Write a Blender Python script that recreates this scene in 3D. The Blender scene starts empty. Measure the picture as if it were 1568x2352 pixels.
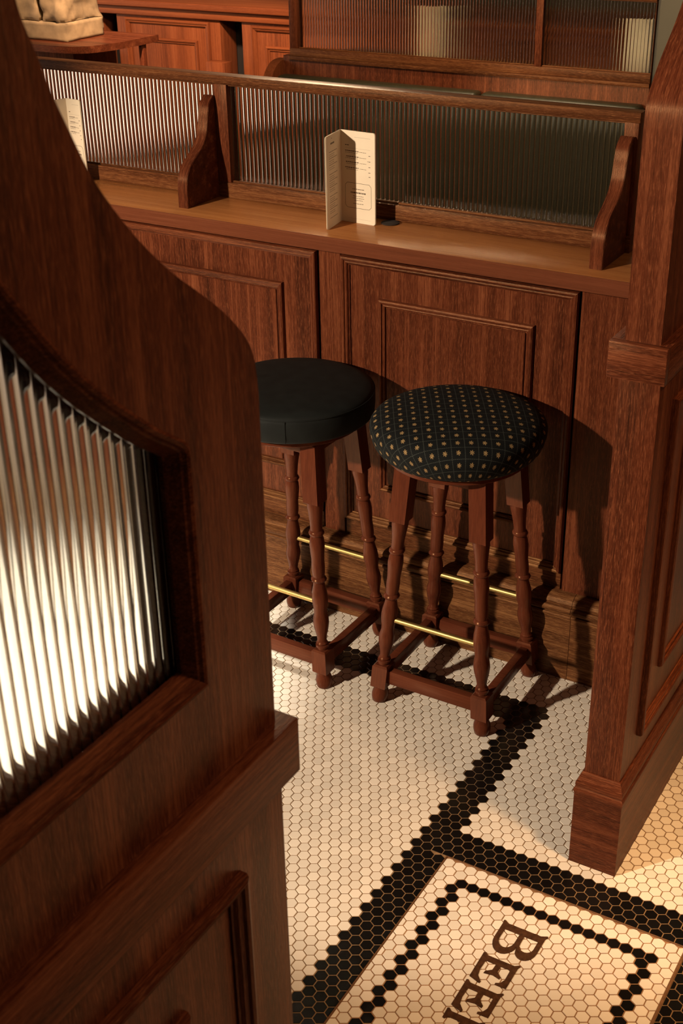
import bpy, bmesh, math, random
import numpy as np
from mathutils import Vector, Matrix

random.seed(7)
rng = np.random.default_rng(7)
scene = bpy.context.scene
COL = scene.collection
PI = math.pi

# ------------------------------------------------------------------ camera
cam_d = bpy.data.cameras.new('camera')
cam = bpy.data.objects.new('camera', cam_d)
COL.objects.link(cam)
R = ((0.86137, 0.50761, -0.01709), (0.22437, -0.41047, -0.88384), (-0.45566, 0.75748, -0.46746))
CP = Vector((1.0096, -2.0143, 1.9877))
m = Matrix(((R[0][0], -R[1][0], -R[2][0]), (R[0][1], -R[1][1], -R[2][1]), (R[0][2], -R[1][2], -R[2][2]))).to_4x4()
m.translation = CP
cam.matrix_world = m
cam_d.sensor_fit = 'VERTICAL'
cam_d.sensor_height = 36.0
cam_d.lens = 46.31
cam_d.clip_start = 0.05
cam_d.dof.use_dof = True
cam_d.dof.focus_distance = 3.05
cam_d.dof.aperture_fstop = 16.0
scene.camera = cam

# ------------------------------------------------------------------ world and light
w = bpy.data.worlds.new('world')
scene.world = w
w.use_nodes = True
bg = w.node_tree.nodes['Background']
bg.inputs[0].default_value = (1.0, 0.90, 0.80, 1)
bg.inputs[1].default_value = 0.012

def lamp(name, kind, loc, power, color, size=0.05, target=None, spot=60, blend=0.5, size_y=None):
    d = bpy.data.lights.new(name, kind)
    d.energy = power
    d.color = color
    if kind in ('POINT', 'SPOT'):
        d.shadow_soft_size = size
    if kind == 'SPOT':
        d.spot_size = math.radians(spot)
        d.spot_blend = blend
    if kind == 'AREA':
        d.shape = 'RECTANGLE'
        d.size = size
        d.size_y = size_y or size
    o = bpy.data.objects.new(name, d)
    COL.objects.link(o)
    o.location = loc
    if target:
        o.rotation_euler = (Vector(target) - Vector(loc)).to_track_quat('-Z', 'Y').to_euler()
    return o

WARM = (1.0, 0.75, 0.53)
AMBER = (1.0, 0.66, 0.34)
lamp('key_lamp', 'SPOT', (-1.80, -2.80, 2.30), 780, (1.0, 0.80, 0.60), 0.06, (-0.25, 0.75, 0.72), 42, 0.26)
lamp('amber_lamp', 'SPOT', (1.5, -0.25, 2.9), 215, (1.0, 0.57, 0.26), 0.13, (0.62, -0.28, 0.0), 34, 0.9)
lamp('amber_glow', 'SPOT', (1.5, -0.25, 2.9), 55, (1.0, 0.58, 0.32), 0.13, (0.50, -0.60, 0.0), 125, 1.0)
lamp('room_fill', 'POINT', (2.4, -0.70, 1.75), 24, (1.0, 0.64, 0.38), 0.13)  # unseen fill added to brighten the partition faces
lamp('aisle_lamp', 'SPOT', (0.74, 0.55, 2.7), 150, (1.0, 0.55, 0.22), 0.08, (0.80, 0.42, 0.0), 36, 0.7)
lamp('floor_spot', 'SPOT', (-1.0, -0.10, 2.5), 720, (1.0, 0.92, 0.80), 0.06, (-1.25, 0.0, 0), 40, 0.8)
lamp('bar_lamp', 'SPOT', (-2.6, 2.3, 2.7), 760, (1.0, 0.65, 0.42), 0.10, (-3.75, 4.2, 0.6), 46, 0.7)
lamp('booth_lamp', 'SPOT', (-1.35, 2.20, 3.2), 120, (1.0, 0.72, 0.42), 0.05, (-1.30, 2.98, 1.15), 44, 0.9)
lamp('booth_pendant', 'POINT', (-1.40, 1.80, 2.20), 95, (1.0, 0.72, 0.44), 0.14)
lamp('pane_fill', 'AREA', (-6.0, 1.9, 1.20), 62, (1.0, 0.70, 0.54), 5.0, (-2.0, 1.9, 0.90), size_y=2.2)  # unseen area light added for bright stripes in the left glass

vs = scene.view_settings
vs.view_transform = 'Standard'
vs.look = 'None'
vs.gamma = 1.0
vs.use_curve_mapping = False
vs.exposure = 0.0

# ------------------------------------------------------------------ materials
def new_mat(name):
    mt = bpy.data.materials.new(name)
    mt.use_nodes = True
    nt = mt.node_tree
    return mt, nt, nt.nodes['Principled BSDF']

def N(nt, kind, **kw):
    n = nt.nodes.new(kind)
    for k, v in kw.items():
        if k.startswith('i_'):
            n.inputs[k[2:].replace('_', ' ')].default_value = v
        else:
            setattr(n, k, v)
    return n

def ramp(nt, stops):
    r = nt.nodes.new('ShaderNodeValToRGB')
    while len(r.color_ramp.elements) < len(stops):
        r.color_ramp.elements.new(0.5)
    for e, (p, c) in zip(r.color_ramp.elements, stops):
        e.position = p
        e.color = c if len(c) == 4 else (*c, 1)
    return r

def wood(name, axis, dark, mid, light, rough=0.34, grain=1.0, fleck=0.7, coat=0.0, bump=0.25, flat=None, spec=0.20):
    """streaky timber, grain running along the given axis of the object"""
    mt, nt, b = new_mat(name)
    L = nt.links.new
    tc = N(nt, 'ShaderNodeTexCoord')
    oi = N(nt, 'ShaderNodeObjectInfo')
    off = N(nt, 'ShaderNodeVectorMath', operation='SCALE')
    L(oi.outputs['Random'], off.inputs['Scale'])
    off.inputs[0].default_value = (7.3, 5.1, 9.7)
    add = N(nt, 'ShaderNodeVectorMath', operation='ADD')
    L(tc.outputs['Object'], add.inputs[0])
    L(off.outputs[0], add.inputs[1])
    ai = 'XYZ'.index(axis)

    def layer(across, along, detail, rough_):
        mp = N(nt, 'ShaderNodeMapping')
        s = [across * grain] * 3
        s[ai] = along * grain
        if flat:
            s['XYZ'.index(flat)] = along * grain
        mp.inputs['Scale'].default_value = s
        L(add.outputs[0], mp.inputs['Vector'])
        nz = N(nt, 'ShaderNodeTexNoise')
        nz.inputs['Scale'].default_value = 1.0
        nz.inputs['Detail'].default_value = detail
        nz.inputs['Roughness'].default_value = rough_
        L(mp.outputs[0], nz.inputs['Vector'])
        return nz
    broad = layer(34, 0.9, 3, 0.5)
    streak = layer(280, 4.5, 4, 0.6)
    fl = layer(720, 52, 3, 0.7)
    a = N(nt, 'ShaderNodeMath', operation='MULTIPLY_ADD')
    L(broad.outputs['Fac'], a.inputs[0])
    a.inputs[1].default_value = 0.50
    a.inputs[2].default_value = 0.0
    c = N(nt, 'ShaderNodeMath', operation='MULTIPLY_ADD')
    L(streak.outputs['Fac'], c.inputs[0])
    c.inputs[1].default_value = 0.50
    L(a.outputs[0], c.inputs[2])
    rp = ramp(nt, [(0.32, dark), (0.53, mid), (0.74, light)])
    L(c.outputs[0], rp.inputs[0])
    fr = ramp(nt, [(0.52, (0, 0, 0)), (0.68, (1, 1, 1))])
    L(fl.outputs['Fac'], fr.inputs[0])
    fm = N(nt, 'ShaderNodeMath', operation='MULTIPLY')
    L(fr.outputs[0], fm.inputs[0])
    fm.inputs[1].default_value = fleck
    mx = N(nt, 'ShaderNodeMix', data_type='RGBA')
    L(fm.outputs[0], mx.inputs[0])
    L(rp.outputs[0], mx.inputs[6])
    mx.inputs[7].default_value = (*light, 1)
    dk = ramp(nt, [(0.30, (0.25, 0.25, 0.25)), (0.44, (1, 1, 1))])
    L(fl.outputs['Fac'], dk.inputs[0])
    mul = N(nt, 'ShaderNodeMix', data_type='RGBA', blend_type='MULTIPLY')
    mul.inputs[0].default_value = min(1.0, fleck)
    L(mx.outputs[2], mul.inputs[6])
    L(dk.outputs[0], mul.inputs[7])
    L(mul.outputs[2], b.inputs['Base Color'])
    b.inputs['Roughness'].default_value = rough
    b.inputs['Coat Weight'].default_value = coat
    b.inputs['Coat Roughness'].default_value = 0.25
    b.inputs['Specular IOR Level'].default_value = spec
    b.inputs['Specular Tint'].default_value = (1.0, 0.58, 0.30, 1)
    bp = N(nt, 'ShaderNodeBump')
    bp.inputs['Strength'].default_value = bump
    bp.inputs['Distance'].default_value = 0.002
    L(fl.outputs['Fac'], bp.inputs['Height'])
    L(bp.outputs[0], b.inputs['Normal'])
    return mt

D, Mi, Li = (0.024, 0.0060, 0.0032), (0.090, 0.0215, 0.0088), (0.225, 0.070, 0.028)
WZ = wood('stained_timber_upright', 'Z', D, Mi, Li)
WX = wood('stained_timber_cross', 'X', (0.026, 0.008, 0.0034), (0.098, 0.031, 0.011), (0.25, 0.105, 0.038))  # golden copy of the cross timber, glossy sheen put into the colour
WY = wood('stained_timber_depth', 'Y', D, Mi, Li, spec=0.05)
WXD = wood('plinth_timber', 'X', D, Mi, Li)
BRK = wood('bracket_timber', 'Z', D, Mi, Li, flat='Y')
SWEPT = wood('swept_board_timber', 'Z', D, Mi, Li, flat='X')
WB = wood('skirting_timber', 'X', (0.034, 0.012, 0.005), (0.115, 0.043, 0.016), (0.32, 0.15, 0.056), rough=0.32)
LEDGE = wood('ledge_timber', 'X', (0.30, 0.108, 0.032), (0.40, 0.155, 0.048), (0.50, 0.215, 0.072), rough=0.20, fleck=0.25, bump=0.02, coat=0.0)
EDGE = wood('ledge_edge_timber', 'X', (0.085, 0.024, 0.011), (0.125, 0.036, 0.016), (0.17, 0.06, 0.028), rough=0.35, fleck=0.2, bump=0.03)
STOOLW = wood('stool_timber', 'Z', (0.062, 0.0155, 0.008), (0.098, 0.025, 0.0115), (0.13, 0.037, 0.0165), rough=0.26, fleck=0.12, bump=0.02, coat=0.0)
STOOLX = wood('stool_rail_timber', 'X', (0.062, 0.0155, 0.008), (0.098, 0.025, 0.0115), (0.13, 0.037, 0.0165), rough=0.26, fleck=0.12, bump=0.02, coat=0.0)
BARW = wood('bar_timber', 'Z', (0.085, 0.022, 0.009), (0.175, 0.048, 0.017), (0.27, 0.085, 0.030), rough=0.40, fleck=0.3, bump=0.05, grain=0.6)
BARX = wood('bar_cross_timber', 'X', (0.085, 0.022, 0.009), (0.175, 0.048, 0.017), (0.27, 0.085, 0.030), rough=0.36, fleck=0.3, bump=0.05, grain=0.6)

def plain(name, color, rough=0.5, metal=0.0, coat=0.0, noise=0.0, nscale=40, bump=0.0):
    mt, nt, b = new_mat(name)
    b.inputs['Roughness'].default_value = rough
    b.inputs['Metallic'].default_value = metal
    b.inputs['Coat Weight'].default_value = coat
    b.inputs['Base Color'].default_value = (*color, 1)
    if noise or bump:
        tc = N(nt, 'ShaderNodeTexCoord')
        nz = N(nt, 'ShaderNodeTexNoise')
        nz.inputs['Scale'].default_value = nscale
        nz.inputs['Detail'].default_value = 5
        nt.links.new(tc.outputs['Object'], nz.inputs['Vector'])
        lo = tuple(max(0, c * (1 - noise)) for c in color)
        hi = tuple(min(1, c * (1 + noise)) for c in color)
        rp = ramp(nt, [(0.3, lo), (0.7, hi)])
        nt.links.new(nz.outputs['Fac'], rp.inputs[0])
        nt.links.new(rp.outputs[0], b.inputs['Base Color'])
        if bump:
            bp = N(nt, 'ShaderNodeBump')
            bp.inputs['Strength'].default_value = bump
            bp.inputs['Distance'].default_value = 0.004
            nt.links.new(nz.outputs['Fac'], bp.inputs['Height'])
            nt.links.new(bp.outputs[0], b.inputs['Normal'])
    return mt

DARK = plain('gap_shade', (0.006, 0.004, 0.003), 0.8)  # near-black backing, shade of the bar gaps put into the colour
BRASS = plain('brushed_brass', (0.44, 0.31, 0.11), 0.42, 0.9, noise=0.08, nscale=90)
OLIVE = plain('olive_paint', (0.062, 0.050, 0.022), 0.6, noise=0.10, nscale=3)
LEATHER = plain('dark_green_leather', (0.006, 0.0078, 0.0072), 0.7, noise=0.25, nscale=30, bump=0.05)
LEATHER.node_tree.nodes['Principled BSDF'].inputs['Specular IOR Level'].default_value = 0.22
BENCH_LEATHER = plain('olive_leather', (0.026, 0.023, 0.011), 0.40, noise=0.2, nscale=60, bump=0.05)
PAPER = plain('cream_card', (0.74, 0.63, 0.47), 0.75, noise=0.03, nscale=20)
PAPER_EDGE = plain('card_edges', (0.68, 0.56, 0.38), 0.8)
INK = plain('brown_ink', (0.10, 0.065, 0.04), 0.8)
GROUT = plain('brown_grout', (0.215, 0.125, 0.055), 0.85, noise=0.25, nscale=60)
HGROUT = plain('hatch_grout', (0.25, 0.125, 0.05), 0.8, noise=0.3, nscale=60)
RUST = plain('rusted_frame', (0.16, 0.075, 0.03), 0.55, 0.3, noise=0.3, nscale=80)
LETTER = plain('dark_bronze_letter', (0.085, 0.036, 0.016), 0.42, 0.35, noise=0.35, nscale=120)
STONE = plain('sandstone', (0.25, 0.175, 0.092), 0.9, noise=0.35, nscale=14, bump=0.6)
COASTERM = plain('dark_cork', (0.022, 0.012, 0.007), 0.9)

def tile_mat(name, color, rough, attr=True, amount=0.10):
    mt, nt, b = new_mat(name)
    L = nt.links.new
    b.inputs['Roughness'].default_value = rough
    if attr:
        src = N(nt, 'ShaderNodeAttribute')
        src.attribute_name = 'tone'
        out = src.outputs['Fac']
    else:
        src = N(nt, 'ShaderNodeObjectInfo')
        out = src.outputs['Random']
    tc = N(nt, 'ShaderNodeTexCoord')
    lo = tuple(c * (1 - amount) for c in color)
    hi = tuple(c * (1 + amount * 0.6) for c in color)
    rp = ramp(nt, [(0.0, lo), (1.0, hi)])
    L(out, rp.inputs[0])
    L(rp.outputs[0], b.inputs['Base Color'])
    return mt

WHITE = (0.76, 0.69, 0.58)
BLACK = (0.0045, 0.0043, 0.0042)
TW = tile_mat('white_porcelain_tile', WHITE, 0.30, True)
TK = tile_mat('black_porcelain_tile', BLACK, 0.22, True, 0.3)
TW1 = tile_mat('white_porcelain_single', WHITE, 0.30, False)
TK1 = tile_mat('black_porcelain_single', BLACK, 0.22, False, 0.3)

def far_tile():
    """the same small cream tiles where they are too far off to tell apart"""
    mt, nt, b = new_mat('far_tiles')
    tc = N(nt, 'ShaderNodeTexCoord')
    vo = N(nt, 'ShaderNodeTexVoronoi', feature='DISTANCE_TO_EDGE')
    vo.inputs['Scale'].default_value = 1 / 0.0257
    vo.inputs['Randomness'].default_value = 0.0
    nt.links.new(tc.outputs['Object'], vo.inputs['Vector'])
    rp = ramp(nt, [(0.03, (0.215, 0.125, 0.055)), (0.06, (0.74, 0.67, 0.56))])
    nt.links.new(vo.outputs['Distance'], rp.inputs[0])
    nt.links.new(rp.outputs[0], b.inputs['Base Color'])
    b.inputs['Roughness'].default_value = 0.35
    return mt
FARTILE = far_tile()

def glass_mat():
    mt, nt, b = new_mat('reeded_glass')
    b.inputs['Base Color'].default_value = (0.93, 0.95, 0.91, 1)
    b.inputs['Roughness'].default_value = 0.03
    b.inputs['IOR'].default_value = 1.5
    b.inputs['Transmission Weight'].default_value = 1.0
    return mt
GLASS = glass_mat()

def fabric_mat():
    """black woven cover: a diamond lattice of thin green thread with a small gold motif in each cell"""
    mt, nt, b = new_mat('patterned_upholstery')
    L = nt.links.new
    tc = N(nt, 'ShaderNodeTexCoord')
    uv = N(nt, 'ShaderNodeUVMap')
    uv.uv_map = 'UVMap'
    sep = N(nt, 'ShaderNodeSeparateXYZ')
    L(uv.outputs[0], sep.inputs[0])
    def math_(op, a, b_=None, c_=None):
        n = N(nt, 'ShaderNodeMath', operation=op)
        for i, v in enumerate((a, b_, c_)):
            if v is None:
                continue
            if isinstance(v, (int, float)):
                n.inputs[i].default_value = v
            else:
                L(v, n.inputs[i])
        return n.outputs[0]
    cell = 0.0300
    u = math_('MULTIPLY', sep.outputs[0], 1 / cell)
    v = math_('MULTIPLY', sep.outputs[1], 1 / cell)
    # cell-local coordinates -0.5..0.5 ; motif stands in each cell, lines along cell borders
    fu = math_('SUBTRACT', math_('FRACT', u), 0.5)
    fv = math_('SUBTRACT', math_('FRACT', v), 0.5)
    au = math_('ABSOLUTE', fu)
    av = math_('ABSOLUTE', fv)
    line = math_('GREATER_THAN', math_('MAXIMUM', au, av), 0.476)
    dash = math_('GREATER_THAN', math_('FRACT', math_('MULTIPLY', math_('ADD', u, v), 7.0)), 0.30)
    line = math_('MULTIPLY', line, dash)
    # motif: a small leaf shape along the cell diagonal with ragged outline
    p = fv
    q = fu
    ang = math_('ARCTAN2', q, p)
    r = math_('SQRT', math_('ADD', math_('MULTIPLY', p, p), math_('MULTIPLY', q, math_('MULTIPLY', q, 1.7))))
    rag = math_('MULTIPLY_ADD', math_('SINE', math_('MULTIPLY', ang, 7.0)), 0.060, 0.180)
    motif = math_('LESS_THAN', r, rag)
    nz = N(nt, 'ShaderNodeTexNoise')
    nz.inputs['Scale'].default_value = 900
    L(tc.outputs['Object'], nz.inputs['Vector'])
    thread = ramp(nt, [(0.35, (0.09, 0.05, 0.022)), (0.65, (0.42, 0.28, 0.12))])
    L(nz.outputs['Fac'], thread.inputs[0])
    base = ramp(nt, [(0.35, (0.0035, 0.0042, 0.0042)), (0.7, (0.008, 0.009, 0.0085))])
    L(nz.outputs['Fac'], base.inputs[0])
    m1 = N(nt, 'ShaderNodeMix', data_type='RGBA')
    L(line, m1.inputs[0])
    L(base.outputs[0], m1.inputs[6])
    m1.inputs[7].default_value = (0.045, 0.050, 0.042, 1)
    m2 = N(nt, 'ShaderNodeMix', data_type='RGBA')
    L(motif, m2.inputs[0])
    L(m1.outputs[2], m2.inputs[6])
    L(thread.outputs[0], m2.inputs[7])
    L(m2.outputs[2], b.inputs['Base Color'])
    b.inputs['Roughness'].default_value = 0.85
    b.inputs['Specular IOR Level'].default_value = 0.15
    bp = N(nt, 'ShaderNodeBump')
    bp.inputs['Strength'].default_value = 0.15
    bp.inputs['Distance'].default_value = 0.001
    L(nz.outputs['Fac'], bp.inputs['Height'])
    L(bp.outputs[0], b.inputs['Normal'])
    return mt
FABRIC = fabric_mat()

# ------------------------------------------------------------------ object helpers
WLOC = {}

def smooth_by_angle(bm, deg=35):
    bm.normal_update()
    lim = math.radians(deg)
    for f in bm.faces:
        f.smooth = True
    for e in bm.edges:
        if len(e.link_faces) == 2:
            if e.calc_face_angle(0) > lim:
                e.smooth = False
        else:
            e.smooth = False

def tag(o, label=None, cat=None, group=None, kind=None):
    if label: o['label'] = label
    if cat: o['category'] = cat
    if group: o['group'] = group
    if kind: o['kind'] = kind
    return o

def thing(name, label, cat, loc=(0, 0, 0), group=None, rz=0.0):
    o = bpy.data.objects.new(name, None)
    o.empty_display_size = 0.1
    COL.objects.link(o)
    o.location = loc
    o.rotation_euler = (0, 0, rz)
    WLOC[o.name] = Vector(loc)
    return tag(o, label, cat, group)

def obj(name, bm, mt, parent=None, loc=None, smooth=35, label=None, local=False):
    """link a bmesh given in world coordinates as one object (origin: its thing's base, or loc)"""
    if smooth:
        smooth_by_angle(bm, smooth)
    if parent is not None:
        base = WLOC[parent.name]
    else:
        base = Vector(loc) if loc is not None else Vector((0, 0, 0))
    if not local:
        bmesh.ops.translate(bm, verts=bm.verts, vec=-base)
    me = bpy.data.meshes.new(name)
    bm.to_mesh(me)
    bm.free()
    for mm in (mt if isinstance(mt, (list, tuple)) else [mt]):
        me.materials.append(mm)
    o = bpy.data.objects.new(name, me)
    COL.objects.link(o)
    if parent is not None:
        o.parent = parent
    else:
        o.location = base
    WLOC[o.name] = base
    if label: o['label'] = label
    return o

def box(x0, x1, y0, y1, z0, z1, bev=0.0015, bm=None, seg=2):
    bm = bm or bmesh.new()
    r = bmesh.ops.create_cube(bm, size=1.0)
    vs_ = r['verts']
    for v in vs_:
        v.co = Vector(((x0 + x1) / 2 + v.co.x * (x1 - x0), (y0 + y1) / 2 + v.co.y * (y1 - y0), (z0 + z1) / 2 + v.co.z * (z1 - z0)))
    if bev > 0:
        es = list({e for v in vs_ for e in v.link_edges})
        bmesh.ops.bevel(bm, geom=es, offset=bev, segments=seg, affect='EDGES', profile=0.5)
    return bm

def prism(loops, fn, lo, hi, bm=None):
    """extrude a polygon (outer loop first, then holes) of (a, b) points; fn(a, b, t) gives the world point"""
    bm = bm or bmesh.new()
    tmp = bmesh.new()
    for lp in loops:
        vs_ = [tmp.verts.new((a, b, 0)) for a, b in lp]
        for i in range(len(vs_)):
            tmp.edges.new((vs_[i], vs_[(i + 1) % len(vs_)]))
    if len(loops) == 1:
        tmp.faces.new(tmp.verts[:])
    else:
        bmesh.ops.triangle_fill(tmp, edges=tmp.edges[:], use_beauty=True, use_dissolve=False)
    tmp.verts.index_update()
    co = [v.co.copy() for v in tmp.verts]
    faces = [[v.index for v in f.verts] for f in tmp.faces]
    tmp.free()
    A = [bm.verts.new(fn(c.x, c.y, lo)) for c in co]
    B = [bm.verts.new(fn(c.x, c.y, hi)) for c in co]
    for f in faces:
        bm.faces.new([A[i] for i in f])
        bm.faces.new([B[i] for i in reversed(f)])
    k = 0
    for lp in loops:
        n = len(lp)
        for i in range(n):
            a, b_ = k + i, k + (i + 1) % n
            bm.faces.new([A[a], A[b_], B[b_], B[a]])
        k += n
    bmesh.ops.recalc_face_normals(bm, faces=bm.faces[:])
    return bm

def lathe(prof, c=(0, 0, 0), seg=24, bm=None, axis=None, top=None, phase=0.0):
    """prof: (r, z) pairs. With top given, the axis leans from c to c + (top - c) as z goes up"""
    bm = bm or bmesh.new()
    rings = []
    for r, z in prof:
        if callable(axis):
            o = Vector(axis(z))
        else:
            o = Vector((c[0], c[1], c[2] + z))
        if r <= 1e-6:
            rings.append([bm.verts.new(o)])
        else:
            rings.append([bm.verts.new(o + Vector((r * math.cos(phase + 2 * PI * i / seg), r * math.sin(phase + 2 * PI * i / seg), 0))) for i in range(seg)])
    for a, b_ in zip(rings, rings[1:]):
        for i in range(seg):
            j = (i + 1) % seg
            if len(a) == 1 and len(b_) > 1:
                bm.faces.new([a[0], b_[j], b_[i]])
            elif len(b_) == 1 and len(a) > 1:
                bm.faces.new([a[i], a[j], b_[0]])
            elif len(a) > 1:
                bm.faces.new([a[i], a[j], b_[j], b_[i]])
    for rg, fl in ((rings[0], True), (rings[-1], False)):
        if len(rg) > 1:
            bm.faces.new(list(reversed(rg)) if fl else rg)
    bmesh.ops.recalc_face_normals(bm, faces=bm.faces[:])
    return bm

def tube(p0, p1, r, seg=16, bm=None):
    bm = bm or bmesh.new()
    p0, p1 = Vector(p0), Vector(p1)
    d = (p1 - p0).normalized()
    a = d.orthogonal().normalized()
    b_ = d.cross(a)
    r0 = [bm.verts.new(p0 + r * (a * math.cos(2 * PI * i / seg) + b_ * math.sin(2 * PI * i / seg))) for i in range(seg)]
    r1 = [bm.verts.new(p1 + r * (a * math.cos(2 * PI * i / seg) + b_ * math.sin(2 * PI * i / seg))) for i in range(seg)]
    for i in range(seg):
        j = (i + 1) % seg
        bm.faces.new([r0[i], r0[j], r1[j], r1[i]])
    bm.faces.new(list(reversed(r0)))
    bm.faces.new(r1)
    bmesh.ops.recalc_face_normals(bm, faces=bm.faces[:])
    return bm

def miter_dirs(path, closed=True):
    """inward (left-hand) mitre vectors of a counter-clockwise path"""
    n = len(path)
    out = []
    for i in range(n):
        p0, p1, p2 = path[i - 1], path[i], path[(i + 1) % n]
        d1 = Vector((p1[0] - p0[0], p1[1] - p0[1])).normalized()
        d2 = Vector((p2[0] - p1[0], p2[1] - p1[1])).normalized()
        n1, n2 = Vector((-d1.y, d1.x)), Vector((-d2.y, d2.x))
        b_ = (n1 + n2)
        b_ /= max(0.3, b_.dot(n1))
        out.append(b_)
    return out

def sweep(path, prof, fn, i0=0, i1=None, closed_all=False, bm=None):
    """sweep profile [(inward distance, height)] along path[i0..i1] with mitres; fn(a, b, h) -> world"""
    bm = bm or bmesh.new()
    md = miter_dirs(path)
    n = len(path)
    idx = list(range(n)) if closed_all else [k % n for k in range(i0, i1 + 1)]
    rows = []
    for k in idx:
        p, q = path[k], md[k]
        rows.append([bm.verts.new(fn(p[0] + q.x * d, p[1] + q.y * d, h)) for d, h in prof])
    m_ = len(prof)
    pairs = list(zip(rows, rows[1:])) + ([(rows[-1], rows[0])] if closed_all else [])
    for a, b_ in pairs:
        for i in range(m_):
            j = (i + 1) % m_
            bm.faces.new([a[i], a[j], b_[j], b_[i]])
    if not closed_all:
        bm.faces.new(rows[0])
        bm.faces.new(list(reversed(rows[-1])))
    bmesh.ops.recalc_face_normals(bm, faces=bm.faces[:])
    return bm

BOLECTION = [(0.0, -0.006), (0.0, 0.009), (0.002, 0.0125), (0.006, 0.014), (0.010, 0.0125), (0.0115, 0.009), (0.013, 0.0085), (0.0155, 0.0095), (0.018, 0.0085), (0.0205, 0.004), (0.023, 0.003), (0.023, -0.002)]
BEAD = [(0.0, -0.001), (0.0, 0.004), (0.002, 0.0085), (0.006, 0.0105), (0.010, 0.0090), (0.0115, 0.005), (0.0135, 0.0045), (0.016, 0.0055), (0.0185, 0.004), (0.0195, 0.000), (0.0195, -0.001)]

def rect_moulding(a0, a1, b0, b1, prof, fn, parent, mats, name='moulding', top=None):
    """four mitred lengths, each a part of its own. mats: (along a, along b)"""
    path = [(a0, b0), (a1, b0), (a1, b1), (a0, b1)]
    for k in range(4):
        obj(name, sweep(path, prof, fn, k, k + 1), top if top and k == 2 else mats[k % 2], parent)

def flute_pane(u0, u1, z0, ztop, fn, pitch=0.0127, depth=0.0022, thick=0.005, nseg=8):
    """reeded glass: a row of convex ribs on one side, flat on the other. fn(u, t, z): t is out of the ribbed face"""
    bm = bmesh.new()
    n = max(1, round((u1 - u0) / pitch))
    p = (u1 - u0) / n
    pts = []
    for i in range(n):
        for k in range(nseg):
            s = k / nseg
            pts.append((u0 + (i + s) * p, depth * math.sqrt(max(0.0, 1 - (2 * s - 1) ** 2)) if 0 < s < 1 else 0.0))
    pts.append((u1, 0.0))
    zt = ztop if callable(ztop) else (lambda u: ztop)
    f0 = [bm.verts.new(fn(u, t, z0)) for u, t in pts]
    f1 = [bm.verts.new(fn(u, t, zt(u))) for u, t in pts]
    b0 = [bm.verts.new(fn(u, -thick, z0)) for u, t in pts]
    b1 = [bm.verts.new(fn(u, -thick, zt(u))) for u, t in pts]
    for i in range(len(pts) - 1):
        bm.faces.new([f0[i], f0[i + 1], f1[i + 1], f1[i]])
        bm.faces.new([b0[i + 1], b0[i], b1[i], b1[i + 1]])
        bm.faces.new([f1[i], f1[i + 1], b1[i + 1], b1[i]])
        bm.faces.new([f0[i + 1], f0[i], b0[i], b0[i + 1]])
    bm.faces.new([f0[0], f1[0], b1[0], b0[0]])
    bm.faces.new([f0[-1], b0[-1], b1[-1], f1[-1]])
    bmesh.ops.recalc_face_normals(bm, faces=bm.faces[:])
    return bm

def spline(pts, sub=6):
    """Catmull-Rom through points"""
    out = []
    n = len(pts)
    for i in range(n - 1):
        p0, p1, p2, p3 = pts[max(0, i - 1)], pts[i], pts[i + 1], pts[min(n - 1, i + 2)]
        for k in range(sub):
            t = k / sub
            out.append(tuple(0.5 * ((2 * p1[j]) + (-p0[j] + p2[j]) * t + (2 * p0[j] - 5 * p1[j] + 4 * p2[j] - p3[j]) * t * t + (-p0[j] + 3 * p1[j] - 3 * p2[j] + p3[j]) * t ** 3) for j in (0, 1)))
    out.append(tuple(pts[-1]))
    return out

# ------------------------------------------------------------------ floor and walls
P = 0.0257                      # tile pitch
ROW = P * math.sqrt(3) / 2
GAP = 0.0021
floor = obj('floor', box(-2.66, 1.51, -2.21, 0.71, -0.10, -0.0012, 0), GROUT, loc=(0, 0, 0), smooth=None)
tag(floor, kind='structure')
for x0_, x1_, y0_, y1_ in ((-9.5, 3.5, 0.71, 9.0), (-9.5, -2.66, -3.2, 0.71), (1.51, 3.5, -3.2, 0.71), (-2.66, 1.51, -3.2, -2.21)):
    tag(obj('floor', box(x0_, x1_, y0_, y1_, -0.10, 0.0, 0), FARTILE, loc=((x0_ + x1_) / 2, (y0_ + y1_) / 2, 0), smooth=None), kind='structure')
wb = obj('wall_back', box(-0.565, 3.5, 2.862, 3.02, 0.0, 3.0, 0), OLIVE, loc=(0, 2.9, 0), smooth=None)
tag(wb, kind='structure')
tag(obj('wall_rear', box(-6.4, 0.8, 5.0, 5.1, 0.0, 3.0, 0), OLIVE, loc=(-2.8, 5.05, 0), smooth=None), kind='structure')

HX0, HX1, HY1, HY0 = 2.975 * P, 23.64 * P, -1.97 * P, -34.0 * P      # hatch outer rectangle

def hexagon(cx, cy, inset=GAP / 2):
    r = (P / 2 - inset) / math.cos(PI / 6)
    return [(cx + r * math.cos(PI / 6 + k * PI / 3), cy + r * math.sin(PI / 6 + k * PI / 3)) for k in range(6)]

def clip(poly, a, b_, c):
    """keep a*x + b*y <= c"""
    out = []
    for i in range(len(poly)):
        p, q = poly[i], poly[(i + 1) % len(poly)]
        dp, dq = a * p[0] + b_ * p[1] - c, a * q[0] + b_ * q[1] - c
        if dp <= 0:
            out.append(p)
        if (dp < 0) != (dq < 0) and abs(dp - dq) > 1e-12:
            t = dp / (dp - dq)
            out.append((p[0] + t * (q[0] - p[0]), p[1] + t * (q[1] - p[1])))
    return out

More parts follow.
